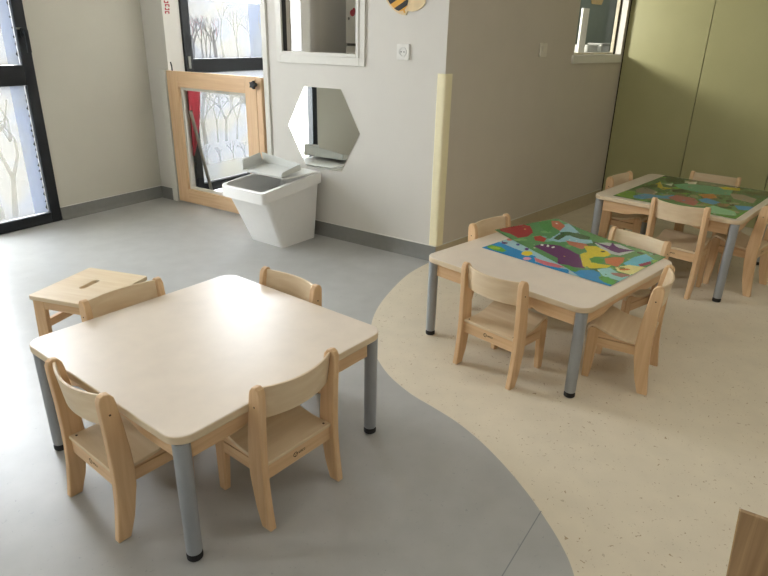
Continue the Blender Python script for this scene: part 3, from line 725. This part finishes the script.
# ------------------------------------------------------------------ tables
def make_table(h, du=0.0):
    t = empty('childrens_table')
    bm = bm_new()
    o = rrect(-.4, .4+du, -.4, .4, .055, 8)
    fs = prism(bm, o, h-.024, h, 'z', 1)
    for f in fs:
        if abs(f.calc_center_median().z-h) < 1e-5: f.material_index = 0
    obj('tabletop', bm, [M_top, M_edge], t, bevel=.0035)
    for k in range(4):                                # shaped aprons, deep at the legs, shallow in the middle
        bm = bm_new(); z = h-.0245; w = .343
        prof = [(-w, z), (-w, z-.064), (-w+.13, z-.064), (-w+.16, z-.061), (-w+.20, z-.048), (-w+.235, z-.043),
                (w-.235, z-.043), (w-.20, z-.048), (w-.16, z-.061), (w-.13, z-.064), (w, z-.064), (w, z)]
        if k in (0, 2): prof = [(x*(1+du/.8), z_) for x, z_ in prof]
        prism(bm, prof, -.372-(du/2 if k in (1, 3) else 0), -.352-(du/2 if k in (1, 3) else 0), 'y', 0, Matrix.Translation((du/2, 0, 0)) @ Matrix.Rotation(R(90*k), 4, 'Z')); obj('apron', bm, M_beechy if k % 2 == 0 else M_beechY, t, bevel=.002)
    for sx, sy in ((-1, -1), (1, -1), (1, 1), (-1, 1)):
        p = .3675; qx = sx*p+(du if sx > 0 else 0)
        bm = bm_new(); lathe(bm, [(.0205, .022), (.0215, .03), (.0225, h-.025)], 24, 0, Matrix.Translation((qx, sy*p, 0)))
        lg = obj('leg', bm, M_steel, t)
        bm = bm_new(); lathe(bm, [(.019, 0), (.0215, .003), (.022, .014), (.018, .0225)], 20, 0, Matrix.Translation((qx, sy*p, 0)))
        obj('foot_cap', bm, M_cap, lg)
    return t
M_beechY = wood('beech_grain_lengthways', BE1, BE2, axis='y')
TBL = {1: (-.55459, 1.75818, .91180, .400), 2: (.74304, 2.60737, .78052, .3905), 3: (1.78655, 3.60261, .83485, .4611)}
TLAB = {1: 'bare square table with grey tube legs on the grey floor', 2: 'square table covered by the dinosaur picture sheets',
        3: 'square table under the farm picture mat by the green wall'}
for i, (x, y, a, h) in TBL.items():
    tag(place(make_table(h, .10 if i == 3 else 0), (x, y, 0), a), TLAB[i], 'table', 'square childrens tables')
def tloc(i, u, v, z=0.0):
    x, y, a, h = TBL[i]; return (x+u*math.cos(a)-v*math.sin(a), y+u*math.sin(a)+v*math.cos(a), z)

# ------------------------------------------------------------------ chairs
def make_chair(hs):
    """origin midway between the rear feet; the sitter faces +y; hs = seat height"""
    t = empty('childrens_chair')
    k = hs/.205; up_ = hs-.205
    zz = lambda z: z*k if z <= .205 else z+up_
    rear = [(0, 0), (.007, .05), (.014, .11), (.018, .17), (.019, .23), (.017, .32), (.013, .41), (.013, .437), (.019, .450), (.030, .456)]
    front = [(.044, .452), (.054, .439), (.058, .42), (.067, .35), (.075, .27), (.079, .20), (.075, .15), (.058, .06), (.038, 0)]
    prof = [(y, zz(z)) for y, z in rear+front]
    fl = [(.236, 0), (.264, 0), (.266, .08), (.267, .15), (.2665, hs+.008), (.258, hs+.019), (.236, hs+.021), (.222, hs+.014), (.222, .15), (.230, .06)]
    fl = [(y, z if z > hs else zz(z)) for y, z in fl]
    for s in (-1, 1):
        bm = bm_new(); prism(bm, prof, s*.127, s*.150, 'x')
        p = obj('side_post', bm, M_beech, t, bevel=.0035)
        bm = bm_new()
        tube(bm, (s*.1495, .036, zz(.395)), (s*.1506, .036, zz(.395)), .003, 8)
        obj('screw', bm, M_screw, p)
        bm = bm_new(); prism(bm, fl, s*.104, s*.1265, 'x'); obj('front_leg', bm, M_beech, t, bevel=.0035)
        bm = bm_new(); box(bm, s*.108, s*.1255, .066, .224, hs-.058, hs-.020); obj('side_rail', bm, M_beechL, t, bevel=.002)
        bm = bm_new(); prism(bm, [(.068, hs-.0165), (.222, hs-.0165), (.222, hs+.016), (.19, hs+.003), (.15, hs-.008), (.11, hs-.0128), (.068, hs-.0125)], s*.106, s*.1255, 'x'); obj('side_cheek', bm, M_beechL, t, bevel=.001)
    bm = bm_new(); box(bm, -.1275, .1275, .034, .054, hs-.060, hs-.0125); ap = obj('rear_rail', bm, M_beechy, t, bevel=.002)
    bm = bm_new()                                     # stamped ring emblem and a small word on the rear rail
    zc = hs-.034
    for j in range(16):
        a0, a1 = 2*PI*j/16, 2*PI*(j+1)/16
        bm.faces.new([bm.verts.new((-.016+r_*math.cos(q_), .0336, zc+r_*math.sin(q_))) for r_, q_ in ((.0062, a0), (.0085, a0), (.0085, a1), (.0062, a1))])
    for j in range(3):
        a0 = 2*PI*j/3+.3
        bm.faces.new([bm.verts.new((-.016+r_*math.cos(q_), .0336, zc+r_*math.sin(q_))) for r_, q_ in ((.0, a0), (.0062, a0-.25), (.0062, a0+.25))])
    GL = {'w': [(0, 4, .8, 0), (.8, 0, 1.5, 2.6), (1.5, 2.6, 2.2, 0), (2.2, 0, 3, 4)], 'e': [(0, 2, 2.2, 2), (2.2, 2, 2.2, 4), (2.2, 4, 0, 4), (0, 4, 0, 0), (0, 0, 2.2, 0)],
          's': [(2.2, 4, 0, 4), (0, 4, 0, 2), (0, 2, 2.2, 2), (2.2, 2, 2.2, 0), (2.2, 0, 0, 0)], 'c': [(2.2, 4, 0, 4), (0, 4, 0, 0), (0, 0, 2.2, 0)], 'o': [(0, 0, 2.2, 0), (2.2, 0, 2.2, 4), (2.2, 4, 0, 4), (0, 4, 0, 0)]}
    x = -.004; u = .0016
    for ch in 'wesco':
        for (xa, za, xb, zb) in GL[ch]:
            p = Vector((x+xa*u, zc+(za-2)*u)); q = Vector((x+xb*u, zc+(zb-2)*u)); d = (q-p).normalized()*.0006; nn = Vector((-d.y, d.x))
            p -= d; q += d
            bm.faces.new([bm.verts.new((w_.x, .0337, w_.y)) for w_ in (p-nn, q-nn, q+nn, p+nn)])
        x += (4.0 if ch == 'w' else 3.2)*u
    obj('emblem', bm, M_logo, ap, smooth=False)
    # moulded ply seat, narrower between the posts, curling down over the front
    bm = bm_new()
    th = .011
    topc = [(.030, hs), (.07, hs-.001), (.11, hs-.001), (.15, hs+.004), (.18, hs+.012), (.205, hs+.022), (.226, hs+.030), (.244, hs+.034), (.258, hs+.031), (.268, hs+.021), (.2705, hs+.004)]
    ts = topc; bs = []
    for q in range(len(topc)):
        p0_ = Vector(topc[max(0, q-1)]); p1_ = Vector(topc[min(len(topc)-1, q+1)]); tt_ = (p1_-p0_).normalized(); bs.append((topc[q][0]+tt_.y*.0105, topc[q][1]-tt_.x*.0105) if False else (topc[q][0]+tt_.y*.0105, topc[q][1]-tt_.x*.0105))
    bs = bs[::-1]
    hw = lambda y: .1275 if y < .2 else .1275-.004*((y-.2)/.1)
    loop = ts+bs; m_ = len(loop)
    Lv = [bm.verts.new((-hw(y), y, z)) for y, z in loop]; Rv = [bm.verts.new((hw(y), y, z)) for y, z in loop]
    nT = len(ts)
    for j in range(m_): bm.faces.new((Lv[j], Lv[(j+1) % m_], Rv[(j+1) % m_], Rv[j]))
    for S in (Lv, Rv):
        for j in range(nT-1):
            bm.faces.new((S[j], S[j+1], S[m_-2-j], S[m_-1-j]))
    se = obj('seat', bm, M_ply, t, bevel=.002)
    for s in (-1, 1):
        bm = bm_new(); tube(bm, (s*.112, .046, hs-.001), (s*.112, .046, hs+.0006), .0035, 8); obj('screw', bm, M_screw, se)
    # curved backrest let in between the posts
    bm = bm_new(); n = 16; z0, z1 = zz(.345), zz(.448)
    g = []
    for j in range(n+1):
        tt = -1+2*j/n; x = .129*tt; bow = .030*(1-tt*tt)
        dip = .004*(1-tt*tt)
        yb0, yb1 = .051-bow, .037-bow
        g.append([bm.verts.new((x, yb0, z0)), bm.verts.new((x, yb1, z1-dip)), bm.verts.new((x, yb1-.0085, z1-dip)), bm.verts.new((x, yb0-.0085, z0))])
    for a, b in zip(g, g[1:]):
        for q in range(4): bm.faces.new((a[q], a[(q+1) % 4], b[(q+1) % 4], b[q]))
    bm.faces.new(g[0]); bm.faces.new(g[-1][::-1])
    obj('backrest', bm, M_ply, t, bevel=.002)
    return t
M_beechL = wood('beech_grain_rails', BE1, BE2, axis='y')
CH = [  # table, u, v, facing (deg from table u axis), size, label
    (1, -.032, -.462, 89.0, 0, 'small beech chair with stamped rear rail at the right front of the bare table'),
    (1, -.470, -.022, -1.0, 0, 'small beech chair at the left front of the bare table'),
    (1, -.040, .470, -90.0, 0, 'small beech chair between the bare table and the stool'),
    (1, .468, .085, 179.0, 0, 'small beech chair on the bin side of the bare table'),
    (2, -.511, -.036, -1.0, 0, 'small beech chair in front of the dinosaur table, back to the camera'),
    (2, .004, -.540, 105.0, 0, 'small beech chair pulled out at the right side of the dinosaur table'),
    (2, .130, .468, -90.0, 0, 'small beech chair nearest the yellow corner guard at the dinosaur table'),
    (2, .500, -.196, 172.5, 0, 'small beech chair on the far right side of the dinosaur table'),
    (3, -.460, -.100, -2.5, 1, 'taller beech chair in front of the farm mat table, back to the camera'),
    (3, -.030, -.497, 86.0, 1, 'taller beech chair at the right side of the farm mat table'),
    (3, .060, .470, -92.0, 1, 'taller beech chair on the left of the farm mat table near the inner wall'),
    (3, .565, -.0, 182.0, 1, 'taller beech chair between the farm mat table and the green wall'),
]
protos = {}
for i, u, v, ang, size, lab in CH:
    o = copy_tree(protos[size]) if size in protos else make_chair(.208 if size == 0 else .262)
    protos.setdefault(size, o)
    x, y, a, h = TBL[i]
    place(o, tloc(i, u, v), a+R(ang)-PI/2)
    tag(o, lab, 'chair', 'chairs around the childrens tables')

# ------------------------------------------------------------------ stool
st = thing('step_stool', 'low beech stool with a hand slot in its top beside the bare table', 'stool', (-1.241, 2.392, 0), R(-17))
H = .30; hx_, hy_ = .156, .174
bm = bm_new()
# top with the slot cut through: outer ring bridged to an inner ring of the same count
N = 32
outer = rrect(-hx_, hx_, -hy_, hy_, .012, 7); inner = []
sc_, sl_ = .013, .038
slot = rrect(-sc_, sc_, -sl_-.013, sl_+.013, .0128, 7)
slot = [(x-.012, y+.010) for x, y in slot]
for z0_, z1_ in ((H-.018, H),):
    O0 = [bm.verts.new((x, y, z0_)) for x, y in outer]; O1 = [bm.verts.new((x, y, z1_)) for x, y in outer]
    I0 = [bm.verts.new((x, y, z0_)) for x, y in slot]; I1 = [bm.verts.new((x, y, z1_)) for x, y in slot]
    n = len(outer)
    for k in range(n):
        j = (k+1) % n
        bm.faces.new((O0[k], O0[j], O1[j], O1[k])); bm.faces.new((I0[j], I0[k], I1[k], I1[j]))
        bm.faces.new((O1[k], O1[j], I1[j], I1[k])); bm.faces.new((O0[j], O0[k], I0[k], I0[j]))
obj('seat_board', bm, M_ply, st, bevel=.003)
for sx in (-1, 1):
    for sy in (-1, 1):
        bm = bm_new()
        x0, x1 = sx*(hx_-.012), sx*(hx_-.066)
        q = [(x0, H-.0185), (x1, H-.0185), (x1+sx*.008, 0), (x0+sx*.012, 0)]
        prism(bm, q, sy*(hy_-.008), sy*(hy_-.030), 'y'); obj('leg', bm, M_beech, st, bevel=.003)
for sy in (-1, 1):
    bm = bm_new(); box(bm, -hx_+.066, hx_-.066, sy*(hy_-.010), sy*(hy_-.028), H-.055, H-.0185); obj('apron', bm, M_beechy, st, bevel=.002)
for sx in (-1, 1):
    bm = bm_new(); box(bm, sx*(hx_-.024), sx*(hx_-.044), -hy_+.030, hy_-.030, H-.055, H-.0185); obj('apron', bm, M_beechL, st, bevel=.002)
    bm = bm_new(); box(bm, sx*(hx_-.018), sx*(hx_-.038), -hy_+.030, hy_-.030, .145, .180); obj('stretcher', bm, M_beechL, st, bevel=.003)

# ------------------------------------------------------------------ printed sheets
def inside(p, poly):
    x, y = p; c = False; j = len(poly)-1
    for i in range(len(poly)):
        xi, yi = poly[i]; xj, yj = poly[j]
        if (yi > y) != (yj > y) and x < (xj-xi)*(y-yi)/(yj-yi)+xi: c = not c
        j = i
    return c
def sheet(name, outline, base, shapes, z, step=.004, lift=None):
    """thin flat sheet, its picture held as per-face colour on a fine grid clipped to the outline"""
    xs = [p[0] for p in outline]; ys = [p[1] for p in outline]
    x0, y0 = min(xs), min(ys); nx = int((max(xs)-x0)/step)+1; ny = int((max(ys)-y0)/step)+1
    bm = bm_new(); V = {}
    cl = bm.loops.layers.color.new('print')
    bb = [(c, p, min(q[0] for q in p), max(q[0] for q in p), min(q[1] for q in p), max(q[1] for q in p)) for c, p in shapes]
    def vert(i, j):
        if (i, j) not in V:
            x, y = x0+i*step, y0+j*step
            V[(i, j)] = bm.verts.new((x, y, z+(lift(x, y) if lift else 0)))
        return V[(i, j)]
    rg_ = random.Random(5)
    for i in range(nx):
        for j in range(ny):
            c = (x0+(i+.5)*step, y0+(j+.5)*step)
            if not inside(c, outline): continue
            col = base
            for cc, p, a, b, d, e in bb:
                if a <= c[0] <= b and d <= c[1] <= e and inside(c, p): col = cc
            g = .96+.08*rg_.random()
            f = bm.faces.new((vert(i, j), vert(i+1, j), vert(i+1, j+1), vert(i, j+1)))
            s_ = tuple(min(1, (q/255)*g) for q in col)
            for l in f.loops: l[cl] = (*s_, 1)
    me = bpy.data.meshes.new(name); bm.to_mesh(me); bm.free(); me.materials.append(M_print)
    for p in me.polygons: p.use_smooth = True
    o = bpy.data.objects.new(name, me); C.objects.link(o); return o
s1 = sheet('picture_sheet', [(-.115, -.345), (.42, -.345), (.42, .296), (-.115, .296)], (165, 205, 212), LOW, .0012)
place(s1, tloc(2, 0, 0, .3905), TBL[2][2]); tag(s1, 'blue sea picture sheet lying flat under the dinosaur sheet', 'picture sheet')
def curl(u, v):
    a = max(0, min(1, (u-.12)/.36)); b = max(0, min(1, (v+.12)/.4)); return .030*a*b*b
rb = random.Random(11)
def sprinkle(n_, x0_, x1_, y0_, y1_, cols, smin, smax):
    out = []
    for _ in range(n_):
        cx, cy, r_ = rb.uniform(x0_, x1_), rb.uniform(y0_, y1_), rb.uniform(smin, smax)
        q_ = rb.uniform(.4, 1.0); a_ = rb.uniform(0, PI)
        out.append((rb.choice(cols), [(cx+r_*math.cos(t_)*math.cos(a_)-q_*r_*math.sin(t_)*math.sin(a_), cy+r_*math.cos(t_)*math.sin(a_)+q_*r_*math.sin(t_)*math.cos(a_)) for t_ in [2*PI*k/9+rb.uniform(-.2, .2) for k in range(9)]]))
    return out
UPX = sprinkle(46, -.1, .48, -.34, .38, [(110, 165, 100), (60, 110, 60), (140, 180, 110), (120, 170, 150), (100, 150, 80)], .008, .035)+UP+sprinkle(26, -.1, .45, -.33, .35, [(235, 230, 210), (70, 120, 60), (200, 150, 90), (60, 60, 60)], .003, .008)
FARMX = sprinkle(90, -.36, .49, -.36, .29, [(60, 95, 45), (120, 160, 70), (95, 135, 80), (150, 150, 110), (55, 75, 40), (130, 120, 80)], .010, .045)+FARM+sprinkle(75, -.36, .49, -.36, .29, [(225, 220, 200), (40, 50, 30), (200, 150, 60), (150, 90, 70), (90, 140, 170)], .003, .010)
s2 = sheet('picture_sheet', [(.156, .421), (-.064, -.127), (-.115, -.215), (-.115, -.345), (.42, -.345), (.512, .27)], (88, 142, 88), UPX, .0024, lift=curl)
place(s2, tloc(2, 0, 0, .3905), TBL[2][2]); tag(s2, 'dinosaur picture sheet with a curling far edge on the middle table', 'picture sheet')
s3 = sheet('picture_mat', [(-.372, -.365), (.49, -.365), (.49, .30), (-.35, .30)], (92, 134, 76), FARMX, .0012)
place(s3, tloc(3, 0, 0, .4611), TBL[3][2]); tag(s3, 'green farm picture mat on the table by the green wall', 'picture mat')

# ------------------------------------------------------------------ brown furniture at the lower right corner
q0 = Vector((.714, .963)); q1 = Vector((.755, .938)); da = math.atan2(q1.y-q0.y, q1.x-q0.x)
sh = thing('wooden_bench', 'dark grained wooden plank back of a low bench at the lower right corner', 'bench', (q0.x, q0.y, 0), da)
M_oak = wood('dark_oak', (184, 154, 116), (142, 112, 78), axis='z', fine=55, along=2, rough=.5)
M_oakx = wood('dark_oak_seat', (184, 154, 116), (142, 112, 78), axis='x', fine=45, along=2, rough=.5)
M_oakl = wood('light_oak_edge', (206, 176, 130), (186, 154, 108), axis='z')
bm = bm_new(); prism(bm, [(.002, .444), (.42, .444), (.42, 0), (.033, 0)], 0, .010, 'y'); obj('back_board', bm, M_oak, sh, bevel=.0015)
bm = bm_new(); prism(bm, [(-.0005, .443), (.0018, .443), (.0328, .001), (.0305, .001)], .001, .009, 'y'); obj('edge_band', bm, M_oakl, sh)
bm = bm_new(); box(bm, .04, .42, -.30, -.001, .19, .212); obj('seat', bm, M_oakx, sh, bevel=.002)
for x in (.06, .38):
    bm = bm_new(); box(bm, x, x+.022, -.28, -.02, 0, .19); obj('leg_panel', bm, M_oak, sh, bevel=.002)

# ------------------------------------------------------------------ light
w = bpy.data.worlds.new('overcast_sky'); bpy.context.scene.world = w; w.use_nodes = True
nt = w.node_tree; bg = nt.nodes['Background']
tc = nt.nodes.new('ShaderNodeTexCoord'); sp = nt.nodes.new('ShaderNodeSeparateXYZ'); rp = nt.nodes.new('ShaderNodeValToRGB')
nt.links.new(tc.outputs['Generated'], sp.inputs['Vector']); nt.links.new(sp.outputs['Z'], rp.inputs['Fac'])
rp.color_ramp.elements[0].position = 0.0; rp.color_ramp.elements[0].color = (.93, .95, .98, 1)
rp.color_ramp.elements[1].position = .5; rp.color_ramp.elements[1].color = (.88, .94, 1.0, 1)
nt.links.new(rp.outputs['Color'], bg.inputs['Color']); bg.inputs['Strength'].default_value = SKY

def area(name, loc, look, sx, sy, power, col=(1, 1, 1), portal=False, spread=180):
    ld = bpy.data.lights.new(name, 'AREA'); ld.shape = 'RECTANGLE'; ld.size = sx; ld.size_y = sy; ld.energy = power; ld.color = col
    ld.spread = R(spread)
    o = bpy.data.objects.new(name, ld); C.objects.link(o); o.location = loc
    o.rotation_euler = (Vector(look)-Vector(loc)).to_track_quat('-Z', 'Y').to_euler()
    if portal: ld.cycles.is_portal = True
    return o
area('window_portal', L_(-1.445, .10, 1.15), L_(-1.445, -1, 1.15), 1.08, 2.3, 1, portal=True)
area('window_portal', L_((WN0+WN1)/2, .10, 1.15), L_((WN0+WN1)/2, -1, 1.15), WN1-WN0, 2.3, 1, portal=True)
c2_ = on(w2o[0], w2o[1], TL, .635, .1)
n2_ = on(w2o[0], w2o[1], TL, .635, -1.0)
area('window_portal', (c2_[0], c2_[1], 1.15), (n2_[0], n2_[1], 1.15), 1.2, 2.3, 1, portal=True)
LIGHTS()
vs_ = bpy.context.scene.view_settings
vs_.view_transform = VT; vs_.look = 'None'; vs_.exposure = EXPO
